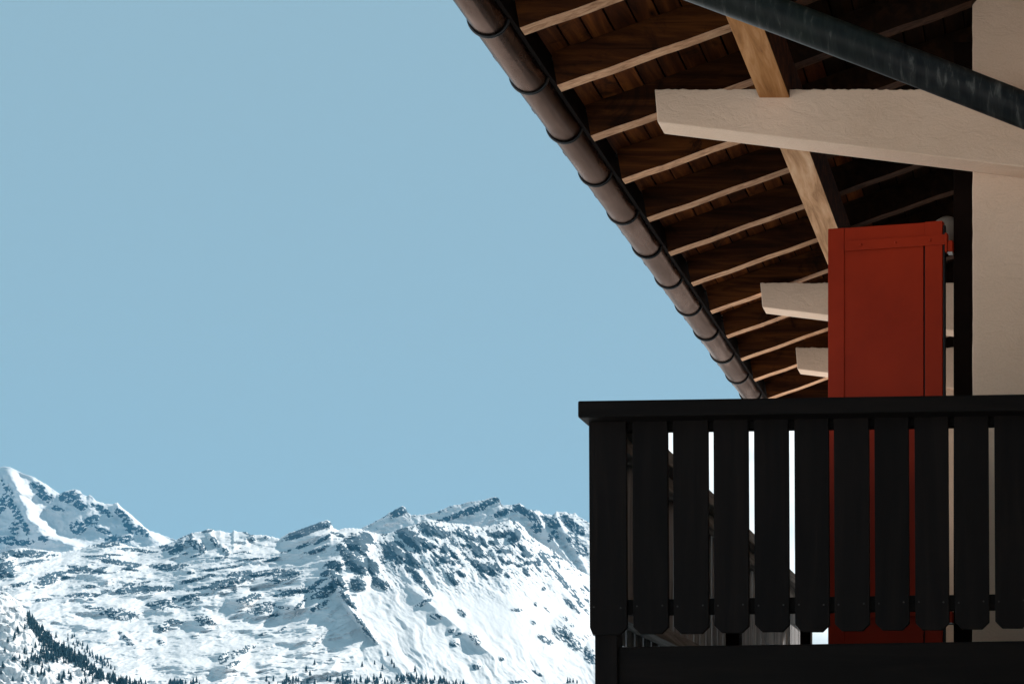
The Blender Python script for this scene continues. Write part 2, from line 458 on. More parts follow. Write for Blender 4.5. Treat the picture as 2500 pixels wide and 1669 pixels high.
# ---- back ridge on the right
top_back = [(780, 1330), (860, 1300), (900, 1280), (920, 1270), (935, 1262), (950, 1252), (965, 1244), (982, 1234), (990, 1239), (996, 1252), (1005, 1257), (1035, 1255), (1067, 1249),
            (1088, 1239), (1107, 1232), (1124, 1231), (1141, 1224), (1171, 1222), (1186, 1219), (1201, 1213), (1212, 1212), (1221, 1217), (1223, 1230), (1231, 1233),
            (1248, 1232), (1269, 1228), (1280, 1235), (1290, 1243), (1316, 1245), (1327, 1254), (1342, 1255), (1350, 1258), (1358, 1248), (1380, 1249), (1397, 1254),
            (1404, 1252), (1418, 1263), (1435, 1273), (1480, 1300), (1600, 1330), (1800, 1380), (2300, 1480)]
rock_back = [(975, 1250, 24, 12, -25), (1190, 1228, 40, 9, -22), (1150, 1246, 50, 9, -20), (1105, 1262, 45, 8, -15), (1225, 1252, 28, 9, -25), (1275, 1245, 28, 10, 20), (1300, 1262, 30, 12, 40),
             (1345, 1275, 30, 12, 30), (1385, 1272, 26, 14, 30), (1410, 1290, 26, 14, 35), (1400, 1320, 22, 16, 50), (1310, 1290, 16, 14, 40), (1350, 1310, 14, 18, 30), (1420, 1345, 16, 18, 40)]
def shape_back(px, v, Y, t):
    X = (px - CX) * Y / FPX
    env = sstep(0.0, 0.10, t)
    nz = fbm(px / 22, v / 12, 6, 13, 0.62)
    e = ellipses(px, v, rock_back, nz)
    rib = np.exp(-((px - (1350 + (v - 1250) * 0.55)) / 14.0) ** 2) + np.exp(-((px - (1290 + (v - 1243) * 0.75)) / 12.0) ** 2)
    up = env * (5 * rib + 3 * (ridged(px / 60, v / 36, 5, 15) - 0.5))
    up += 4.0 * fbm(px / 8, v * 0 + 1.3, 5, 22, 0.65) * (1 - sstep(0, 0.02, t))
    rock = sstep(0.40, 0.52, e * 0.44 + 1.2 * fbm((px + v) / 16, (px - v) / 7, 6, 43, 0.66) * (0.55 + 0.45 * e) + 0.20 + 0.16 * np.exp(-(t / 0.08) ** 2))
    return up, rock, crags(px, v, rock_back, nz, 1.8) + 60 * rib + 34 * (ridged((px - v) / 50, (v + px * 0.5) / 34, 5, 15) - 0.5) + 8 * fbm(px / 26, v / 14, 4, 46, 0.45)
terrain('mountain_ridge', top_back, np.arange(780, 1642, 2.2).tolist() + list(range(1650, 2301, 25)), np.linspace(0, 1, 170), 1420, 6600, 6250, shape_back, feet=False)
tag(bpy.data.objects['mountain_ridge'], 'jagged snowy back ridge with rock streaks behind the right massif')

# ---- main massif
top_main = [(-700, 1400), (-300, 1372), (-60, 1362), (0, 1350), (20, 1342), (50, 1336), (90, 1340), (130, 1345), (150, 1347), (195, 1340), (215, 1332), (250, 1324), (285, 1321), (310, 1330), (330, 1335), (400, 1330),
            (420, 1322), (435, 1315), (450, 1307), (470, 1300), (491, 1297), (505, 1292), (517, 1290), (522, 1294), (528, 1295), (538, 1294), (549, 1299), (566, 1300), (570, 1294), (583, 1298), (600, 1297),
            (613, 1305), (626, 1305), (649, 1306), (666, 1310), (683, 1314), (702, 1302), (730, 1292), (762, 1281), (783, 1273), (800, 1269), (807, 1272), (811, 1283), (814, 1288), (826, 1293), (841, 1289),
            (862, 1288), (880, 1290), (900, 1296), (925, 1303), (950, 1301), (982, 1288), (1014, 1280), (1046, 1267), (1069, 1271), (1099, 1276), (1131, 1278), (1163, 1284), (1190, 1285), (1216, 1276),
            (1244, 1269), (1265, 1273), (1280, 1286), (1290, 1303), (1312, 1320), (1350, 1342), (1376, 1363), (1403, 1385), (1440, 1405), (1500, 1440), (1640, 1490), (1900, 1560), (2400, 1640)]
rock_main = [
    (60, 1350, 85, 11, 2), (15, 1388, 28, 26, 0), (75, 1372, 50, 6, -10), (260, 1329, 50, 8, -5), (335, 1342, 60, 5, 5), (410, 1338, 34, 12, 20), (290, 1372, 62, 8, 8), (235, 1358, 40, 4, 0),
    (410, 1384, 40, 10, 0), (130, 1404, 46, 9, -15), (215, 1391, 55, 9, 8), (118, 1416, 34, 11, -22), (440, 1332, 16, 16, 30), (470, 1322, 12, 20, -35), (492, 1338, 12, 18, -35), (455, 1305, 25, 5, -25),
    (505, 1296, 20, 4, -10), (525, 1322, 8, 18, -35), (552, 1345, 8, 14, -40), (615, 1312, 8, 14, -40), (650, 1312, 8, 5, 0), (600, 1300, 12, 4, 30),
    (745, 1297, 68, 12, -21, 1.5), (800, 1279, 12, 10, 0, 1.5), (790, 1318, 26, 6, -25), (825, 1306, 22, 7, 20), (738, 1332, 26, 6, -20), (700, 1345, 18, 4, -15), (770, 1345, 36, 7, -14),
    (868, 1335, 36, 30, 50), (840, 1352, 26, 14, 40), (895, 1312, 26, 14, 40), (670, 1362, 14, 4, -10), (610, 1365, 40, 3, -6), (540, 1386, 60, 4, -8),
    (650, 1398, 95, 11, -6), (590, 1402, 50, 14, -8), (560, 1420, 60, 13, -14), (700, 1405, 40, 12, -18), (480, 1412, 60, 5, -14), (500, 1432, 50, 6, -12),
    (340, 1438, 84, 12, -3), (200, 1452, 44, 8, -4), (290, 1498, 58, 17, 8), (390, 1474, 38, 14, -5), (310, 1560, 34, 8, 42), (398, 1530, 20, 12, -20), (395, 1566, 12, 9, 0), (160, 1408, 12, 5, 0),
    (462, 1456, 50, 8, -12), (610, 1458, 38, 11, -16), (640, 1482, 44, 13, -10), (668, 1498, 22, 6, -10), (720, 1443, 60, 11, -12), (735, 1472, 26, 6, -38), (765, 1455, 14, 5, -40), (660, 1415, 14, 5, 0),
    (500, 1512, 32, 17, 20), (424, 1516, 30, 8, -5), (477, 1552, 13, 6, -10), (585, 1590, 52, 11, -25), (566, 1622, 24, 8, -25), (548, 1605, 26, 14, -30), (690, 1532, 14, 4, -30), (775, 1565, 22, 3, -50), (640, 1545, 14, 4, -20),
    (828, 1425, 13, 34, -40), (850, 1470, 10, 44, -38), (885, 1530, 9, 48, -38), (915, 1566, 6, 16, -38), (800, 1400, 26, 10, -10), (775, 1425, 22, 8, -20),
    (865, 1378, 45, 22, 45), (905, 1385, 30, 16, 50), (930, 1425, 28, 15, 30), (875, 1430, 22, 22, 45), (960, 1350, 38, 20, 45), (1000, 1312, 48, 18, 35), (1060, 1296, 44, 14, 18), (1000, 1362, 30, 14, 45),
    (1020, 1405, 34, 10, 55), (1045, 1440, 26, 7, 55), (1086, 1340, 11, 9, 0), (1087, 1366, 17, 9, 10), (1040, 1330, 22, 10, 30), (1110, 1355, 12, 8, 10), (1140, 1310, 40, 8, 20), (1165, 1350, 20, 9, 20),
    (1150, 1330, 14, 8, 20), (1220, 1304, 28, 10, -12), (1258, 1312, 16, 14, 0), (1230, 1345, 18, 6, 0), (1205, 1325, 14, 7, 10), (1280, 1345, 26, 7, 50), (1190, 1388, 38, 13, 14), (1160, 1372, 12, 6, 20), (1105, 1412, 26, 9, 42),
    (1125, 1400, 16, 7, 30), (1290, 1375, 12, 6, 0), (1270, 1380, 8, 5, 0), (1245, 1372, 12, 6, 0), (1285, 1355, 18, 8, 10), (1330, 1370, 30, 6, 52), (1372, 1420, 38, 7, 54), (1400, 1450, 34, 9, 50), (1420, 1480, 28, 8, 50),
    (1035, 1470, 28, 6, -25), (1066, 1505, 24, 9, 10), (1130, 1496, 18, 9, 40), (1102, 1540, 12, 7, 0), (1160, 1562, 26, 12, 45), (1110, 1570, 15, 9, 10), (1120, 1548, 12, 5, -10), (1164, 1625, 12, 10, 0), (1262, 1488, 18, 6, 0),
    (1225, 1608, 10, 6, 0), (1375, 1545, 34, 20, 22), (1400, 1570, 34, 16, 30), (1440, 1600, 30, 18, 42), (1330, 1560, 26, 10, 30), (1380, 1510, 12, 8, 0), (1310, 1640, 20, 5, 30), (1270, 1663, 30, 5, 0), (1395, 1480, 36, 8, 48)]
_r = random.Random(5)
for _k in range(46):
    rock_main.append((_r.uniform(940, 1290), _r.uniform(1296, 1405), _r.uniform(6, 17), _r.uniform(3, 6.5), _r.uniform(15, 58)))
for _k in range(40):
    rock_main.append((_r.uniform(10, 720), _r.uniform(1345, 1485), _r.uniform(8, 34), _r.uniform(2.5, 6), _r.uniform(-18, 10)))
for _k in range(16):
    rock_main.append((_r.uniform(1290, 1450), _r.uniform(1340, 1540), _r.uniform(6, 16), _r.uniform(3, 6), _r.uniform(35, 60)))
rock_main += [(800, 1440, 42, 16, -30), (782, 1478, 34, 8, -28), (815, 1385, 30, 14, 10)]
shade_main = [(748, 1318, 62, 16, -20), (660, 1424, 70, 14, -8), (590, 1470, 40, 26, 0), (640, 1500, 60, 16, -6), (715, 1480, 50, 24, -20), (560, 1432, 80, 16, -12), (345, 1452, 60, 9, 0), (210, 1462, 50, 8, 6), (390, 1492, 40, 12, 0),
              (230, 1410, 50, 10, 12), (500, 1530, 26, 12, 0), (570, 1625, 50, 22, -32), (1320, 1310, 30, 30, 45), (1030, 1450, 60, 8, 22), (1160, 1560, 40, 16, 45), (1390, 1545, 50, 26, 30), (480, 1466, 60, 8, -12)]
def shape_main(px, v, Y, t):
    X = (px - CX) * Y / FPX
    env = sstep(0.0, 0.07, t)
    right = sstep(820, 960, px)                        # bands on the left, falling ribs on the right
    a = math.radians(48)
    rx = px * math.cos(a) + v * math.sin(a); ry = -px * math.sin(a) + v * math.cos(a)
    b_ = math.radians(-9)
    lx = px * math.cos(b_) + v * math.sin(b_); ly = -px * math.sin(b_) + v * math.cos(b_)
    nzl = fbm(lx / 30, ly / 9, 6, 51, 0.62); nzr = fbm(rx / 26, ry / 10, 6, 52, 0.62)
    nz = nzl * (1 - right) + nzr * right
    e = ellipses(px, v, rock_main, nz)
    sh = ellipses(px, v, shade_main, nz * 0.5)
    # centre rib that runs from the pyramid down to the right
    cr = np.interp(v, [1270, 1350, 1420, 1500, 1570, 1660], [805, 832, 838, 868, 925, 1000])
    rib = np.exp(-(np.abs(px - cr) / 46.0) ** 1.3) * sstep(1275, 1330, v)
    r2c = np.interp(v, [1280, 1330, 1400, 1500, 1600], [1255, 1300, 1345, 1420, 1480])
    rib2 = np.exp(-(np.abs(px - r2c) / 34.0) ** 1.4) * sstep(1270, 1310, v)
    r3c = np.interp(v, [1440, 1500, 1560, 1610], [1010, 1080, 1150, 1210])
    rib3 = np.exp(-(np.abs(px - r3c) / 22.0) ** 1.4) * sstep(1435, 1460, v) * (1 - sstep(1580, 1640, v))
    basin = np.exp(-((px - 560) / 150.0) ** 2 - ((v - 1500) / 60.0) ** 2) + 0.8 * np.exp(-((px - 1150) / 160.0) ** 2 - ((v - 1440) / 50.0) ** 2)
    bigl = ridged(lx / 210, ly / 60, 5, 61); bigr = ridged((rx + 40 * fbm(px / 120, v / 120, 3, 66)) / 260, (ry + 30 * fbm(px / 90, v / 90, 3, 67)) / 84, 5, 62)
    midl = ridged(lx / 90, ly / 22, 4, 63); midr = ridged(rx / 90, (ry + 24 * fbm(px / 60, v / 60, 3, 68)) / 40, 4, 64)
    smooth_zone = 1 - 0.75 * np.exp(-((px - 1180) / 190.0) ** 2 - ((v - 1500) / 90.0) ** 2) - 0.4 * np.exp(-((px - 480) / 150.0) ** 2 - ((v - 1590) / 50.0) ** 2)
    smooth_zone = np.clip(smooth_zone, 0.2, 1)
    big = (bigl - 0.5) * (1 - right) + (bigr - 0.5) * right; mid = (midl - 0.5) * (1 - right) + (midr - 0.5) * right
    up = env * (7 * rib + 4 * rib2 + 3 * rib3 - 4 * basin + smooth_zone * (3.0 * big + 1.5 * mid) + 1.0 * nz)
    up += 4.0 * fbm(px / 8, v * 0 + 2.3, 5, 23, 0.65) * (1 - sstep(0, 0.018, t))
    fine = (fbm(lx / 11, ly / 4.8, 6, 81, 0.68) * (1 - right) + fbm(rx / 10, ry / 5.0, 6, 82, 0.68) * right)
    fine2 = fbm(px / 22, v / 10, 4, 83)
    dens = 0.13 * (1 - sstep(1420, 1530, v)) + 0.25 * right * (1 - sstep(1360, 1450, v)) + 0.10 * np.exp(-((px - 840) / 60.0) ** 2 - ((v - 1400) / 80.0) ** 2)
    dens = dens + 0.08 * np.exp(-((px - 330) / 330.0) ** 2 - ((v - 1410) / 60.0) ** 2) - 0.12 * np.exp(-((px - 610) / 70.0) ** 2 - ((v - 1340) / 26.0) ** 2) - 0.015
    upz = 1 - sstep(1410, 1500, v)
    gul = ridged((lx + 9 * nzl) / 34, (ly + 5 * nzr) / 10, 4, 87, 0.6) * (1 - right) + ridged((rx + 9 * nzr) / 44, (ry + 6 * nzl) / 11, 4, 88, 0.6) * right - 0.45
    streak = fbm((px - 0.35 * v) / 3.6, (v + 0.35 * px) / 15, 3, 84, 0.6) * (1 - right) + fbm(ry / 4.0, rx / 22, 3, 85, 0.6) * right
    rock = sstep(0.41, 0.50, e * 0.54 + dens + 1.15 * fine * (0.5 + 0.5 * e) + 0.55 * streak * (0.3 + 0.7 * e) + 0.25 * fine2 - gul * (0.10 + 0.22 * upz * (0.4 + 0.6 * right)))
    # scattered boulders lower down
    sp = fbm(px / 3.4, v / 2.6, 2, 91)
    rock = np.maximum(rock, (sp > 0.62) * 0.8 * (fbm(px / 60, v / 30, 3, 92) > 0.05))
    fwd = np.maximum(crags(px, v, rock_main, nz, 4.6), crags(px, v, shade_main, nz, 5.2))
    fwd = fwd + 80 * rib * (1 - 0.85 * sstep(1400, 1470, v)) + 80 * rib2 + 55 * rib3 - 30 * basin + smooth_zone * (85 * big + 20 * mid) * (1 - 0.5 * right)
    fwd = fwd + smooth_zone * (8 * (fbm(lx / 40, ly / 12, 4, 95, 0.42) * (1 - right) + fbm(rx / 44, ry / 14, 4, 96, 0.42) * right))
    fwd = fwd + upz * gul * (11 + 7 * right)
    return up, np.clip(rock, 0, 1), fwd
cols_main = list(range(-700, -100, 20)) + np.arange(-100, 1560, 1.9).tolist() + list(range(1560, 2401, 20))
obj_main, MAIN = terrain('mountain_massif', top_main, cols_main, np.linspace(0, 1, 440), 1722, lambda c: 5400 + 250 * np.sin(c / 210.0), 3000, shape_main)
tag(obj_main, 'broad snowy massif with rock bands filling the lower left')

# ---- near spur with trees, lower left
top_spur = [(-700, 1380), (-300, 1415), (-60, 1436), (0, 1441), (14, 1443), (30, 1455), (50, 1470), (62, 1490), (75, 1508), (110, 1534), (140, 1560), (180, 1590), (215, 1617), (250, 1640), (300, 1655), (350, 1668), (400, 1680), (520, 1706), (700, 1735)]
def shape_spur(px, v, Y, t):
    X = (px - CX) * Y / FPX
    env = sstep(0.0, 0.12, t)
    nz = fbm(px / 18, v / 9, 4, 113)
    up = env * (22 * ridged((px + v) / 90, (v - px * 0.4) / 40, 5, 115) + 5.0 * fbm(px / 16, v / 8, 4, 116))
    up += 1.8 * fbm(px / 10, v * 0 + 7.3, 4, 24) * (1 - env)
    crest = np.exp(-(t / 0.10) ** 2)
    rock = sstep(0.40, 0.52, 1.0 * fbm(px / 12, v / 5, 6, 117, 0.62) + 0.16 * crest + 0.10)
    return up, np.clip(rock, 0, 1), 14 * fbm(px / 30, v / 14, 5, 118)
obj_spur, SPUR = terrain('mountain_spur', top_spur, list(range(-700, -60, 20)) + np.arange(-60, 702, 2.4).tolist(), np.linspace(0, 1, 170), 1780, 2350, 2030, shape_spur)
tag(obj_spur, 'near snowy spur with conifers running down the lower left corner')

def ground_at(T, px, v):
    PX, VV, X, YY, Z = T
    j = int(np.argmin(np.abs(PX[0] - px)))
    i = int(np.argmin(np.abs(VV[:, j] - v)))
    return Vector((X[i, j], YY[i, j], Z[i, j]))

# ---- conifers
def conifer_mesh(seed, n=9):
    rr = random.Random(seed); v, f = [], []
    h = 1.0
    tiers = 7
    for k in range(tiers):
        z0 = 0.08 + 0.80 * k / tiers; z1 = min(1.0, z0 + 0.30)
        r = 0.23 * (1 - k / tiers) ** 0.75 + 0.02
        b = len(v); off = rr.random()
        for i in range(n):
            a = 2 * math.pi * (i + off) / n
            q = r * (0.72 + 0.5 * rr.random()) * (1.0 if i % 2 else 0.62)
            v.append((q * math.cos(a), q * math.sin(a), z0 + 0.05 * rr.random() - (0.03 if i % 2 else 0)))
        v.append((0.01 * rr.random(), 0.01 * rr.random(), z1))
        for i in range(n):
            f.append((b + i, b + (i + 1) % n, b + n))
    return v, f
def trunk_mesh():
    v, f = [], []
    for z, r in ((-0.12, 0.028), (0.95, 0.004)):
        for i in range(5):
            a = 2 * math.pi * i / 5; v.append((r * math.cos(a), r * math.sin(a), z))
    for i in range(5):
        f.append((i, (i + 1) % 5, 5 + (i + 1) % 5, 5 + i))
    return v, f
crowns = []
for s in range(5):
    v, f = conifer_mesh(s); me = bpy.data.meshes.new('crown'); me.from_pydata(v, [], f); me.materials.append(M['conifer']); crowns.append(me)
v, f = trunk_mesh(); trunk_me = bpy.data.meshes.new('trunk'); trunk_me.from_pydata(v, [], f); trunk_me.materials.append(M['bark'])

def pine(p, h, label, group, parts=True):
    o = empty('conifer_tree', p); o.scale = (h, h, h); o.rotation_euler.z = random.random() * 6.28
    for nm, me in (('crown', random.choice(crowns)), ('trunk', trunk_me)):
        c = bpy.data.objects.new(nm, me); COL.objects.link(c); c.parent = o
    tag(o, label, 'tree', group)
    return o

lone = [(18, 1568), (33, 1562), (37, 1556), (46, 1548), (60, 1535), (95, 1563), (86, 1582), (44, 1540), (12, 1590), (30, 1612), (37, 1614), (48, 1610), (55, 1622), (62, 1630), (68, 1622), (76, 1612), (82, 1615), (88, 1618),
        (96, 1622), (102, 1630), (66, 1636), (78, 1645), (108, 1650), (120, 1640), (145, 1658), (157, 1655), (167, 1645), (172, 1660), (8, 1630), (32, 1662), (55, 1665), (130, 1615), (138, 1618), (155, 1618), (160, 1622), (118, 1610), (112, 1617),
        (150, 1668), (200, 1670), (208, 1668), (2, 1645), (90, 1652), (100, 1645), (98, 1612), (108, 1605)]
for px, v in lone:
    pine(ground_at(SPUR, px, v), 7 + 4 * random.random(), 'lone dark conifer on the snow of the lower left spur', 'scattered conifers on the near spur')
vt = [(416, 1668), (424, 1670), (440, 1668), (452, 1669), (466, 1668), (472, 1670), (480, 1667), (650, 1664), (668, 1662), (700, 1660), (706, 1663), (716, 1664), (722, 1662), (728, 1665), (755, 1660), (757, 1650), (748, 1640), (768, 1622),
      (798, 1662), (806, 1665), (824, 1663), (836, 1660), (844, 1660), (848, 1656), (880, 1666), (892, 1667), (902, 1664), (912, 1660), (918, 1668), (930, 1656), (957, 1620), (972, 1655), (980, 1658), (985, 1662), (992, 1650), (996, 1658), (1003, 1660), (1010, 1662),
      (1018, 1650), (1028, 1660), (1040, 1662), (1050, 1664), (1060, 1660), (1074, 1662), (1083, 1666), (1385, 1668), (1392, 1667), (1400, 1666), (1408, 1668), (884, 1628), (915, 1622), (934, 1634), (963, 1630), (1014, 1640), (946, 1600)]
for px, v in vt:
    pine(ground_at(MAIN, px, v), 9 + 6 * random.random(), 'dark conifer at the tree line along the bottom edge', 'conifers along the foot of the massif')

def forest(name, T, spots, label, h0, h1):
    V, F = [], []
    for px, v in spots:
        p = ground_at(T, px, v); h = h0 + (h1 - h0) * random.random(); a0 = random.random() * 6.28
        cv, cf = conifer_mesh(random.randint(0, 999), 7)
        b = len(V); ca, sa = math.cos(a0), math.sin(a0)
        for x, y, z in cv:
            V.append((p.x + h * (x * ca - y * sa), p.y + h * (x * sa + y * ca), p.z + h * z))
        F += [tuple(b + i for i in q) for q in cf]
    me = bpy.data.meshes.new(name); me.from_pydata(V, [], F); me.update()
    o = link(name, me, M['conifer']); tag(o, label, 'forest', kind='stuff')
    return o
sp = []
band = [(68, 1508), (82, 1525), (100, 1545), (115, 1565), (135, 1580), (160, 1592), (190, 1612), (220, 1635), (255, 1655), (300, 1668), (340, 1672)]
for k in range(560):
    i = random.random() * (len(band) - 1); a = int(i); u = i - a
    x = band[a][0] * (1 - u) + band[a + 1][0] * u; y = band[a][1] * (1 - u) + band[a + 1][1] * u
    w = 4 + 16 * min(1, i / 3.0)
    sp.append((x + random.gauss(0, w * 0.5), y + random.gauss(0, 5) + 3))
for k in range(90):
    sp.append((random.gauss(135, 28), random.gauss(1602, 7)))
forest('conifer_forest', SPUR, sp, 'dense dark strip of conifers along the crest of the near spur', 4, 10)
sp = []
for cx_, w_, y_ in ((995, 26, 1664), (1050, 22, 1668), (930, 30, 1668), (440, 26, 1670), (840, 16, 1669), (700, 40, 1672), (1110, 30, 1671)):
    for k in range(26):
        sp.append((random.gauss(cx_, w_ * 0.8), y_ + random.gauss(1, 3)))
for k in range(60):                                    # trees behind the spur's crest
    u = random.random(); sp.append((168 + 100 * u + random.gauss(0, 6), 1556 + 74 * u + random.gauss(0, 5)))
forest('conifer_wood', MAIN, sp, 'dark conifer wood at the foot of the massif on the bottom edge', 5, 13)

# ================================================================== THE CHALET
S = 0.65                                        # rafter spacing
Y0 = 13.05 * S                                  # depth of the rafter nearest the top of the picture
EAVE_X, EAVE_Z, SL = -2.506, 3.722, 0.354       # lower end of the rafters and pitch of the roof
def roof_z(x): return EAVE_Z + SL * (x - EAVE_X)
COS = 1 / math.sqrt(1 + SL * SL); SIN = SL * COS
YN, YE = 5.4, 16.45                             # near and far gable ends of the roof
RIDGE_X = 3.4
RH = 0.17                                       # rafter depth
chalet = empty('chalet', (0.0, 10.0, GROUND_Z))
tag(chalet, 'shaded wooden chalet corner with eaves, plaster beams, red shutter and black balcony', 'house')

# ---- roof: covering slab, then planks and rafters under it
up0 = RH + 0.024
cover = [(EAVE_X - 0.09, roof_z(EAVE_X - 0.09) + up0 + 0.012), (RIDGE_X, roof_z(RIDGE_X) + up0 + 0.012), (2 * RIDGE_X - EAVE_X + 0.09, roof_z(EAVE_X - 0.09) + up0 + 0.012),
         (2 * RIDGE_X - EAVE_X + 0.09, roof_z(EAVE_X - 0.09) + up0 + 0.09), (RIDGE_X, roof_z(RIDGE_X) + up0 + 0.09), (EAVE_X - 0.09, roof_z(EAVE_X - 0.09) + up0 + 0.09)]
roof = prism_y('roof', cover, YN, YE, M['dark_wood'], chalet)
tag(roof, 'brown timber roof underside with pale rafter edges')
pw = 0.118 / (1 / COS) * 1.0                    # plank pitch along X
x = EAVE_X - 0.045; k = 0
while x < 1.2:
    x1 = x + pw - 0.010 * COS; dz = random.uniform(-0.003, 0.003)
    ys = [YN + 0.02, random.uniform(8.0, 14.5), YE - 0.02] if k % 3 == 1 else [YN + 0.02, YE - 0.02]
    for a, b in zip(ys[:-1], ys[1:]):
        poly = [(x, roof_z(x) + RH + dz), (x1, roof_z(x1) + RH + dz), (x1 - 0.02 * SIN, roof_z(x1) + RH + 0.020 + dz), (x - 0.02 * SIN, roof_z(x) + RH + 0.020 + dz)]
        prism_y('plank', poly, a, b - 0.003, M['plank'] if x < -1.42 else M['shade_wood'], roof)  # planks past the purlin get the shade-darkened colour
    x += pw; k += 1

def rafter_mesh():
    w, n = 0.082, 47
    xs = np.linspace(EAVE_X, RIDGE_X - 0.05, n)
    v, f, mi = [], [], []
    for i, xx in enumerate(xs):
        j = 0.0022 * math.sin(i * 2.1) + 0.0012 * math.sin(i * 5.3)
        zb = roof_z(xx) + j; zt = roof_z(xx) + RH - 0.001
        xt = xx - (0.03 if i == 0 else 0)
        v += [(xx, 0, zb), (xx, w, zb), (xt, w, zt), (xt, 0, zt)]
    for i in range(n - 1):
        a, b = 4 * i, 4 * i + 4
        f += [(a, b, b + 1, a + 1), (a + 1, b + 1, b + 2, a + 2), (a + 2, b + 2, b + 3, a + 3), (a + 3, b + 3, b, a)]
        mi += [1 if xs[i] < -1.55 else 2, 0, 0, 0 if xs[i] < -1.5 else 3]  # outer underside coloured as lit, inner faces coloured as shaded
    f += [(0, 1, 2, 3), (4 * n - 1, 4 * n - 2, 4 * n - 3, 4 * n - 4)]; mi += [1, 0]
    me = bpy.data.meshes.new('rafter'); me.from_pydata(v, [], f)
    me.materials.append(M['rafter']); me.materials.append(M['rafter_lit']); me.materials.append(M['rafter_shade']); me.materials.append(M['shade_wood'])
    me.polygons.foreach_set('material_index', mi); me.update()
    return me
rme = rafter_mesh()
rafters = {}
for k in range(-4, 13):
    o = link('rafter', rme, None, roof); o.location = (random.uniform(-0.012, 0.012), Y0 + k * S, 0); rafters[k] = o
    o.rotation_euler.z = random.uniform(-0.002, 0.002)
# eaves board and drip edge above the rafter ends
prism_y('eaves_board', [(EAVE_X - 0.05, roof_z(EAVE_X - 0.05) + RH - 0.012), (EAVE_X - 0.05, roof_z(EAVE_X) + RH + 0.02), (EAVE_X - 0.16, roof_z(EAVE_X - 0.16) + RH + 0.02), (EAVE_X - 0.16, roof_z(EAVE_X - 0.16) + RH - 0.012)], YN, YE, M['black_metal'], roof)
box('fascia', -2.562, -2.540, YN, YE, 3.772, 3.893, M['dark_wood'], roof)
# purlin under the rafters, resting on the plaster beams
M['purlin_near'] = wood('orange_purlin_wood', (16, 1.5, 16), (0.16, 0.062, 0.02), (0.38, 0.165, 0.055), (0.56, 0.29, 0.13), tint=0.1)
for ya, yb_, mm in ((YN + 0.1, 9.68, M['purlin_near']), (9.682, YE - 0.1, M['purlin'])):     # two lengths butted over the first beam
    purl = prism_y('purlin', [(-1.583, 3.849), (-1.423, 3.849), (-1.423, roof_z(-1.423) - 0.004), (-1.583, roof_z(-1.583) - 0.004)], ya, yb_, [M['rafter'], mm], roof, bevel=0.006)
    for p_ in purl.data.polygons:
        p_.material_index = 1 if p_.normal.z < -0.5 else 0  # shade on the sides painted with dark wood, underside kept pale
prism_y('ridge_beam', [(RIDGE_X - 0.1, roof_z(RIDGE_X - 0.1) - 0.3), (RIDGE_X + 0.1, roof_z(RIDGE_X - 0.1) - 0.3), (RIDGE_X + 0.1, roof_z(RIDGE_X - 0.1) - 0.004), (RIDGE_X - 0.1, roof_z(RIDGE_X - 0.1) - 0.004)], YN + 0.1, YE - 0.1, M['dark_wood'], roof)

# hooks screwed into two rafters
def hook(px, py, Y, s):
    c = P(px, py, Y); pts = [(c.x, c.y, c.z)]
    pts.append((c.x + 0.01 * s, c.y, c.z - 0.045 * s))
    for i in range(10):
        a = math.radians(110 + 26 * i)
        pts.append((c.x + 0.018 * s + 0.023 * s * math.cos(a), c.y, c.z - 0.068 * s + 0.023 * s * math.sin(a)))
    return tube('hook', pts, 0.0028 * s, M['hook'], roof, seg=6)
hook(1763, 752, Y0 + 8 * S + 0.03, 1.0)
hook(1822, 876, Y0 + 10 * S + 0.03, 0.8)

# ---- plaster beams carrying the purlin
def rough_prism(name, poly, y0, y1, mat, parent, step=0.018, jit=0.003, seed=1, only=None):
    rr = random.Random(seed); out = []
    n = len(poly)
    for i in range(n):
        a, b = Vector(poly[i]), Vector(poly[(i + 1) % n]); L = (b - a).length; m = max(1, int(L / step))
        nrm = Vector((b.y - a.y, a.x - b.x)).normalized()
        for j in range(m):
            p = a + (b - a) * (j / m)
            jj = jit if (only is None or i in only) else 0.0
            p += nrm * rr.uniform(-jj, jj * 0.6) * (1 if j else 0.5)
            out.append((p.x, p.y))
    bmv = bmesh.new()
    v0 = [bmv.verts.new((x, y0, z)) for x, z in out]; v1 = [bmv.verts.new((x, y1, z)) for x, z in out]
    m = len(out)
    bmv.faces.new(v0); bmv.faces.new(v1[::-1])
    for i in range(m):
        bmv.faces.new((v0[i], v0[(i + 1) % m], v1[(i + 1) % m], v1[i]))
    bmesh.ops.recalc_face_normals(bmv, faces=bmv.faces)
    ed = [e for e in bmv.edges if len(e.link_faces) == 2 and e.calc_face_angle(0) > 0.6]
    bmesh.ops.bevel(bmv, geom=ed, offset=0.006, segments=2, affect='EDGES', profile=0.5)
    me = bpy.data.meshes.new(name); bmv.to_mesh(me); bmv.free()
    return link(name, me, mat, parent)
BEAM_T = 0.165
beam_poly = [(-2.127, 3.895), (-2.112, 3.722), (0.9, 3.722 - 0.1225 * 3.012), (0.9, 3.895)]
for i, yb in enumerate((9.60, 12.95, 14.66)):
    o = rough_prism('plaster_beam', beam_poly, yb, yb + BEAM_T, M['plaster'], chalet, seed=3 + i, jit=0.0045, only=(3,))
    tag(o, ('longest pale plaster beam crossing in front under the purlin', 'middle plaster beam end beside the red shutter', 'lowest and farthest plaster beam end left of the red shutter')[i])

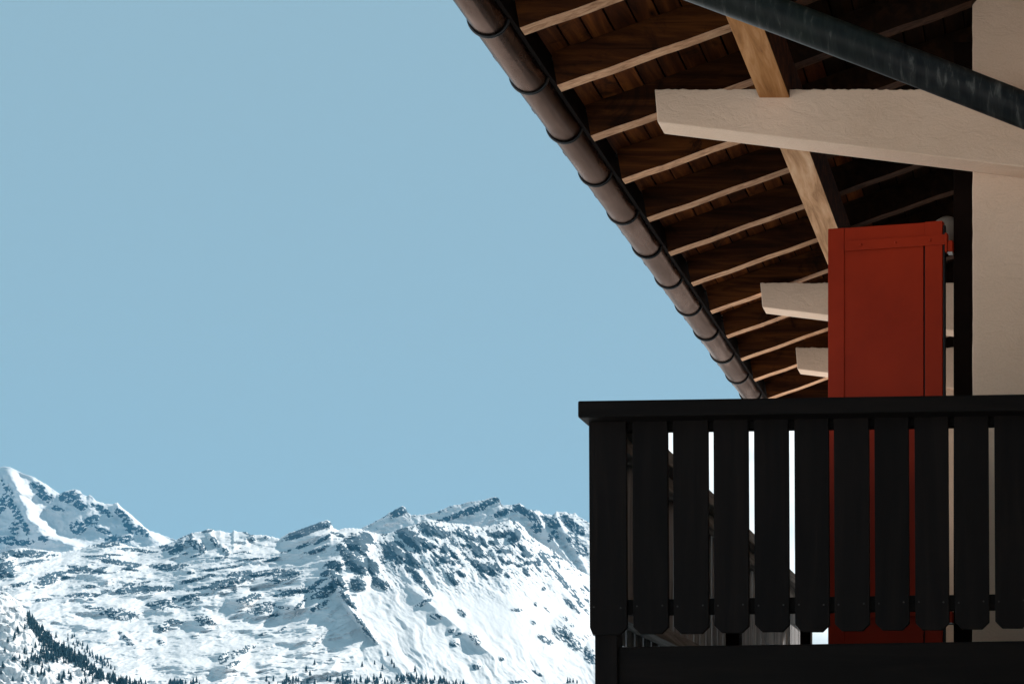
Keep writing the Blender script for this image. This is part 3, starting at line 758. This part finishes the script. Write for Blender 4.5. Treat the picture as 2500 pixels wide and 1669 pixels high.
# ---- walls
def wall_fin(name, x0, x1, y0, y1, zb, seed, parent):
    poly = [(x0, zb), (x1, zb), (x1, roof_z(x1) - 0.004), (x0 + 0.03, roof_z(x0 + 0.03) - 0.006), (x0, roof_z(x0) - 0.03)]
    return rough_prism(name, poly, y0, y1, M['plaster'], parent, step=0.06, jit=0.0025, seed=seed)
wall = wall_fin('wall', -0.48, 1.6, 9.768, 10.25, GROUND_Z, 21, chalet)
tag(wall, 'pale peach rough plaster wall pier at the right edge')
box('side_wall', -0.36, 6.9, 10.252, 16.0, GROUND_Z, 3.4, M['plaster'], chalet)
prism_y('gable_wall', [(1.602, GROUND_Z), (6.9, GROUND_Z), (6.9, 4.2), (3.4, roof_z(3.4) - 0.32), (1.602, roof_z(1.602) - 0.01)], 9.9, 10.25, M['plaster'], chalet)
box('end_wall', -1.0, -0.362, 14.70, 14.80, GROUND_Z, 3.60, M['plaster'], chalet)
prism_y('light_block_wing', [(0.42, GROUND_Z), (6.6, GROUND_Z), (6.6, 4.2), (3.4, roof_z(3.4) - 0.32), (0.42, roof_z(0.42) - 0.01)], 4.9, 9.76, M['plaster'], chalet)  # unseen wing added to keep light off the roof underside
box('inner_wall', -0.355, 6.5, 15.6, 15.8, 3.402, 4.4, M['dark_wood'], chalet)
# dark door post beside the pier
box('door_post', (2328 - CX) * 10.02 / FPX, -0.44, 10.02, 10.20, 0.80, 4.32, M['dark_wood'], chalet, bevel=0.004)

# ---- red shutter, swung open towards the camera
R0 = Vector(((2302 - CX) * 10.0 / FPX, 10.0, 0)); L0 = Vector(((2022 - CX) * 10.13 / FPX, 10.13, 0))
ang = math.atan2(L0.y - R0.y, L0.x - R0.x); W = (L0 - R0).length
ZT, ZB = 3.34, 0.88
def sh_box(name, u0, u1, w0, w1, z0, z1, mat, parent, bevel=0.002):
    """u along the shutter from the hinge side, w its thickness (negative = towards the camera)"""
    d = Vector((math.cos(ang), math.sin(ang), 0)); nrm = Vector((math.sin(ang), -math.cos(ang), 0))
    if nrm.y < 0: nrm = -nrm
    v = []
    for w in (w0, w1):
        for u, z in ((u0, z0), (u1, z0), (u1, z1), (u0, z1)):
            p = R0 + d * u + nrm * w; v.append((p.x, p.y, z))
    return mesh(name, v, BOXF, mat, parent, bevel=bevel)
shutter = sh_box('shutter', 0.110, W - 0.006, 0.0, 0.03, ZB, ZT - 0.006, M['red'], chalet)
tag(shutter, 'tall dark red painted door shutter standing open')
sh_box('groove_backing', 0.097, 0.1105, 0.016, 0.028, ZB + 0.01, ZT - 0.02, M['black_metal'], shutter, 0.0)
sh_box('stile', 0.0, 0.098, -0.012, 0.034, ZB, ZT, M['red'], shutter, 0.004)
sh_box('stile', W - 0.094, W, -0.006, 0.034, ZB, ZT, M['red'], shutter, 0.004)
sh_box('top_rail', 0.0985, W - 0.0945, -0.0035, 0.032, ZT - 0.11, ZT - 0.001, M['red'], shutter, 0.003)
sh_box('bottom_rail', 0.110, W - 0.0945, -0.006, 0.032, ZB, ZB + 0.14, M['red'], shutter, 0.003)
sh_box('edge_seal', -0.010, -0.0005, -0.002, 0.030, ZB, ZT - 0.02, M['black_metal'], shutter, 0.002)
for zc in (ZT - 0.105, ZB + 0.35):
    st = sh_box('strap_hinge', -0.02, W - 0.10, -0.020, -0.0125, zc - 0.027, zc + 0.027, M['red'], shutter, 0.002)
    sh_box('strap_end', -0.030, -0.018, -0.030, 0.008, zc - 0.070, zc + 0.032, M['red'], shutter, 0.003)
    sh_box('hinge_pin', -0.058, -0.031, -0.022, 0.012, zc - 0.068, zc - 0.008, M['red'], shutter, 0.003)
    sh_box('hinge_foot', -0.060, -0.031, -0.024, 0.016, zc - 0.078, zc - 0.0685, M['hook'], shutter, 0.003)
    d = Vector((math.cos(ang), math.sin(ang), 0))
    for uu in (0.068, 0.265, 0.46):
        p = R0 + d * uu + Vector((0, -0.0225, 0)); vv, ff = [], []
        for j in range(8):
            a = 2 * math.pi * j / 8; vv.append((p.x + 0.009 * math.cos(a), p.y + 0.004, zc + 0.009 * math.sin(a)))
        for j in range(8):
            a = 2 * math.pi * j / 8; vv.append((p.x + 0.005 * math.cos(a), p.y - 0.003, zc + 0.005 * math.sin(a)))
        ff = [(j, (j + 1) % 8, 8 + (j + 1) % 8, 8 + j) for j in range(8)] + [tuple(range(8, 16)), tuple(range(8))]
        mesh('rivet', vv, ff, M['red'], shutter, smooth=True)

# ---- wall lamp half hidden behind the shutter
lc = P(2313, 572, 10.32); prof = [(0.0, 0.095), (0.035, 0.09), (0.065, 0.07), (0.083, 0.035), (0.088, -0.01), (0.086, -0.06), (0.07, -0.078), (0.0, -0.08)]
vv, ff, ns = [], [], 20
for r, z in prof:
    for j in range(ns):
        a = 2 * math.pi * j / ns; vv.append((lc.x + r * math.cos(a), lc.y + r * math.sin(a), lc.z + z))
for i in range(len(prof) - 1):
    for j in range(ns):
        ff.append((i * ns + j, i * ns + (j + 1) % ns, (i + 1) * ns + (j + 1) % ns, (i + 1) * ns + j))
lamp = mesh('wall_lamp', vv, ff, M['lamp'], chalet, smooth=True)
tag(lamp, 'pale rounded wall lamp half hidden behind the shutter')
box('lamp_arm', lc.x + 0.07, -0.355, lc.y - 0.02, lc.y + 0.02, lc.z - 0.03, lc.z + 0.03, M['hook'], lamp)

# ---- gutter with brackets
GX, GZ, GR = -2.653, 3.788, 0.09
def gutter_mesh():
    prof = []
    for i in range(25):
        a = math.pi + math.pi * i / 24
        prof.append((GX + GR * math.cos(a), GZ + GR * math.sin(a)))
    prof.append((GX + GR, GZ + 0.012))
    inner = [(GX + (GR - 0.003), GZ + 0.012)] + [(GX + (GR - 0.003) * math.cos(math.pi + math.pi * i / 24), GZ + (GR - 0.003) * math.sin(math.pi + math.pi * i / 24)) for i in range(24, -1, -1)]
    pr = prof + inner; n = len(pr); v, f = [], []
    ys = np.arange(YN - 0.05, YE + 0.06, 0.16)
    for y in ys:
        s = 1 + 0.004 * math.sin(y * 5.1) + 0.003 * math.sin(y * 13.7)
        v += [(GX + (x - GX) * s, y, GZ + (z - GZ) * s + 0.0015 * math.sin(y * 3.3)) for x, z in pr]
    for i in range(len(ys) - 1):
        for j in range(n):
            f.append((i * n + j, i * n + (j + 1) % n, (i + 1) * n + (j + 1) % n, (i + 1) * n + j))
    f.append(tuple(range(n))); f.append(tuple(range((len(ys) - 1) * n, len(ys) * n)))
    return v, f
v, f = gutter_mesh()
gutter = mesh('gutter', v, f, M['gutter'], chalet, smooth=True)
tag(gutter, 'half round brown metal gutter with black brackets along the eaves')
tube('rolled_edge', [(GX - GR - 0.004, y, GZ + 0.004 + 0.0015 * math.sin(y * 3.3)) for y in np.arange(YN - 0.05, YE + 0.06, 0.4)], 0.0085, M['black_metal'], gutter, seg=10)
bm_me = None
for k in range(-4, 13):
    if bm_me is None:
        pts = [(GX - GR - 0.012, 0, GZ + 0.016)] + [(GX + (GR + 0.005) * math.cos(math.pi + math.pi * i / 20), 0, GZ + (GR + 0.005) * math.sin(math.pi + math.pi * i / 20)) for i in range(21)] + [(GX + GR + 0.005, 0, GZ + 0.07), (EAVE_X + 0.06, 0, roof_z(EAVE_X + 0.06) + RH - 0.012)]
        o = tube('bracket', pts, 0.0078, M['black_metal'], gutter, seg=8); bm_me = o.data
        clip = tube('clip', [(GX - GR - 0.013, -0.05, GZ + 0.006), (GX - GR - 0.017, -0.02, GZ - 0.002), (GX - GR - 0.017, 0.03, GZ - 0.002), (GX - GR - 0.012, 0.05, GZ + 0.006)], [0.004, 0.006, 0.006, 0.004], M['black_metal'], gutter, seg=8); clip_me = clip.data
    else:
        o = link('bracket', bm_me, None, gutter); clip = link('clip', clip_me, None, gutter)
    o.location.y = Y0 + k * S + 0.03; clip.location.y = Y0 + k * S - 0.20 + random.uniform(-0.03, 0.03)

# ---- downpipe crossing under the eaves
def dp(px, Y=6.0): return P(px, 45 + 0.385 * (px - 1901), Y)
pts = [Vector((GX, 6.0, GZ - GR + 0.01)), Vector((GX, 6.0, GZ - GR - 0.12)), dp(760)] + [dp(q) + Vector((0, 0, 0.010 * math.sin((q - 1500) / 1500 * math.pi))) for q in range(900, 2961, 200)] + []
pipe = tube('downpipe', pts, 0.0565, M['pipe'], chalet, seg=28)
tag(pipe, 'dark metal downpipe slanting across under the roof')

# ---- balcony
balc = box('balcony', -1.95, -0.362, 8.035, 14.69, 0.60, 0.80, M['dark_wood'], chalet)
tag(balc, 'black stained balcony railing of upright boards')
YR = 7.9
box('front_floor', -0.361, 0.41, 8.035, 9.76, 0.60, 0.80, M['dark_wood'], balc)
def zt(px, py, Y): return (CY - py) * Y / FPX
tilt = lambda px: 0.0150 * (px - 1437)               # boards and rails rise slightly to the right
gaps = [(1437, 1528), (1543, 1629), (1642, 1728), (1741, 1826), (1840, 1924.5), (1938.5, 2022.6), (2035, 2121), (2134, 2218), (2232, 2315), (2329, 2413), (2427, 2511), (2525, 2609), (2623, 2707), (2721, 2805)]
for i, (a, b) in enumerate(gaps):
    ax, bx = (a - CX) * YR / FPX, (b - CX) * YR / FPX
    zt_, zb_ = zt(0, 1010 - tilt(a), YR), zt(0, 1548 - tilt((a + b) / 2) + random.uniform(-1.5, 1.5), YR)
    c = 0.030; s = 0.0045
    cl = 0.012 if i == 0 else c
    poly = [(ax, zt_), (ax + s, zb_ + c), (ax + s + cl, zb_), (bx + s - c, zb_), (bx + s, zb_ + c), (bx, zt_)]
    prism_y('slat', poly, YR, YR + 0.028, M['black_wood'], balc, bevel=0.004)
scr = None
for i, (a, b) in enumerate(gaps):
    for q in (0.14, 0.86):
        px_ = a + (b - a) * q; py_ = 1482 - tilt(px_) + random.uniform(-2, 2); c_ = P(px_, py_, YR - 0.0012)
        if scr is None:
            o = mesh('screw', [(0.0042 * math.cos(2 * math.pi * j / 8), 0, 0.0042 * math.sin(2 * math.pi * j / 8)) for j in range(8)] + [(0, -0.0016, 0)], [(j, (j + 1) % 8, 8) for j in range(8)], M['screw'], balc); scr = o.data
        else:
            o = link('screw', scr, None, balc)
        o.location = c_
def tilted(name, px0, px1, py0, py1, Y, y0, y1, mat, bevel=0.006):
    x0, x1 = (px0 - CX) * Y / FPX, (px1 - CX) * Y / FPX
    za0, za1 = zt(0, py0 - tilt(px0), Y), zt(0, py0 - tilt(px1), Y); zb0, zb1 = zt(0, py1 - tilt(px0), Y), zt(0, py1 - tilt(px1), Y)
    v = [(x0, y0, zb0), (x1, y0, zb1), (x1, y0, za1), (x0, y0, za0), (x0, y1, zb0), (x1, y1, zb1), (x1, y1, za1), (x0, y1, za0)]
    return mesh(name, v, BOXF, mat, balc, bevel=bevel)
tilted('handrail', 1410, 2860, 977, 1018, 7.81, 7.81, 7.99, M['black_rail'], 0.009)
tilted('upper_rail', 1475, 2860, 1016, 1052, YR + 0.03, YR + 0.03, YR + 0.09, M['black_rail'])
tilted('lower_rail', 1475, 2860, 1464, 1501, YR + 0.03, YR + 0.03, YR + 0.09, M['black_rail'])
tilted('edge_beam', 1508.5, 2860, 1579, 1900, YR + 0.05, YR + 0.05, YR + 0.13, M['black_rail'], 0.008)
box('corner_post', (1453 - CX) * 7.94 / FPX, (1508 - CX) * 7.94 / FPX, 7.932, 8.03, GROUND_Z, 1.775, M['black_wood'], balc, bevel=0.006)
# left side of the railing, running back along the house
box('side_handrail', -2.054, -1.888, 7.995, 14.75, 1.788, 1.858, M['grey_rail'], balc, bevel=0.006)
box('side_upper_rail', -2.004, -1.945, 8.04, 14.7, 1.715, 1.78, M['grey_rail'], balc, bevel=0.004)
box('side_lower_rail', -2.004, -1.922, 8.04, 14.7, 0.953, 1.019, M['grey_rail'], balc, bevel=0.004)
sl_me = None; y = 7.96
while y < 14.6:
    if sl_me is None:
        o = box('side_slat', -2.032, -2.005, 0.0, 0.150, 0.872, 1.786, M['grey_wood'], balc, bevel=0.003); sl_me = o.data
    else:
        o = link('side_slat', sl_me, None, balc)
    o.location.y = y; y += 0.172
box('side_edge_beam', -2.0, -1.952, 8.035, 14.8, 0.50, 0.82, M['grey_rail'], balc, bevel=0.004)
for yy in (10.6, 13.6):
    box('post', -1.94, -1.86, yy, yy + 0.09, GROUND_Z, 1.787, M['dark_wood'], balc, bevel=0.004)

# ================================================================== added house, its snowy roof stands in for bright sky between the boards
NB = Matrix.Translation((-14.75, 60.8, GROUND_Z)) @ Matrix.Rotation(math.radians(13.6), 4, 'Z')
nb = bpy.data.objects.new('added_snow_house', None); COL.objects.link(nb); nb.matrix_world = NB
nb.location = NB.to_translation(); nb.rotation_euler = (0, 0, math.radians(13.6))
tag(nb, 'added snow roofed house standing in for bright sky between the balcony boards', 'house')
def nmesh(name, v, f, mat, parent, smooth=False):
    o = mesh(name, v, f, mat, None, smooth=smooth); o.parent = parent
    return o
def nprism(name, poly, x0, x1, mat, parent):
    n = len(poly)
    return nmesh(name, [(x0, y, z) for y, z in poly] + [(x1, y, z) for y, z in poly],
                 [tuple(range(n)), tuple(range(2 * n - 1, n - 1, -1))] + [(i, (i + 1) % n, n + (i + 1) % n, n + i) for i in range(n)], mat, parent)
def nbox(name, x0, x1, y0, y1, z0, z1, mat, parent):
    return nmesh(name, [(x0, y0, z0), (x1, y0, z0), (x1, y0, z1), (x0, y0, z1), (x0, y1, z0), (x1, y1, z0), (x1, y1, z1), (x0, y1, z1)], BOXF, mat, parent)
HY, ZE, ZR, NX = 17.0, 6.1, 15.45, 19.0                # half span, eaves and ridge above its ground, length
M['log'] = simple('brown_log_wall', (0.045, 0.024, 0.014), 0.8, var=0.4, scale=3.0, stretch=(1, 1, 9))
nwall = nprism('wall', [(-HY + 0.8, 0), (HY - 0.8, 0), (HY - 0.8, ZE + 0.2), (0, ZR - 1.9), (-HY + 0.8, ZE + 0.2)], 0.5, NX - 0.5, M['log'], nb)  # wall of the added house
nroof = nprism('roof', [(-HY, ZE - 0.7), (0, ZR - 0.78), (HY, ZE - 0.7), (HY, ZE - 0.5), (0, ZR - 0.55), (-HY, ZE - 0.5)], -0.05, NX, M['dark_wood'], nb)  # roof of the added house
M['pane'] = simple('dark_window_glass', (0.02, 0.025, 0.03), 0.15, spec=0.6)
for wx in (2.0, 5.0, 8.0, 11.0):
    for wz in (1.1, 3.6):
        w_ = nbox('added_house_window', wx, wx + 1.1, -HY + 0.72, -HY + 0.799, wz, wz + 1.3, M['plaster'], nb)
        nbox('pane', wx + 0.1, wx + 1.0, -HY + 0.70, -HY + 0.719, wz + 0.1, wz + 1.2, M['pane'], w_)
# snow blanket: uneven surface with rounded verges and a thick lip over the eaves
nu, nv = 60, 110; V_, F_ = [], []
for iy in range(nv + 1):
    tq = iy / nv * 2 - 1
    for ix in range(nu + 1):
        uq = ix / nu
        xx = -0.15 + uq * (NX + 0.2); yy = tq * (HY + 0.18)
        base = ZR - 0.52 + (ZE - ZR) * abs(tq) ** 1.12
        ed = min(1.0, (1 - abs(tq)) / 0.06) ** 0.5 * min(1.0, min(uq, 1 - uq) / 0.03) ** 0.5
        hh = 0.48 * ed * (1 + 0.35 * float(fbm(np.array([xx / 1.9]), np.array([yy / 2.5]), 4, 131)[0])) + 0.03
        V_.append((xx, yy, base + hh))
for iy in range(nv):
    for ix in range(nu):
        a = iy * (nu + 1) + ix; F_.append((a, a + 1, a + nu + 2, a + nu + 1))
nmesh('added_house_snow', V_, F_, M['snow'], nroof, smooth=True)
chim = nbox('chimney', 9.2, 10.0, 0.9, 1.7, ZR - 3.2, ZR + 0.6, M['plaster'], nroof)

# ================================================================== the air
hz = box('haze', -12500, 12500, -4500, 13000, GROUND_Z - 12.0, 1950, None)
hm = bpy.data.materials.new('haze'); hm.use_nodes = True; hm.node_tree.nodes.clear()
pv = hm.node_tree.nodes.new('ShaderNodeVolumePrincipled'); pv.inputs['Color'].default_value = (0.15, 0.58, 1.0, 1)
pv.inputs['Density'].default_value = 2.5e-5; pv.inputs['Anisotropy'].default_value = 0.0
ho = hm.node_tree.nodes.new('ShaderNodeOutputMaterial'); hm.node_tree.links.new(pv.outputs[0], ho.inputs['Volume'])
hz.data.materials.append(hm); tag(hz, 'thin blue haze in the mountain air', kind='stuff')
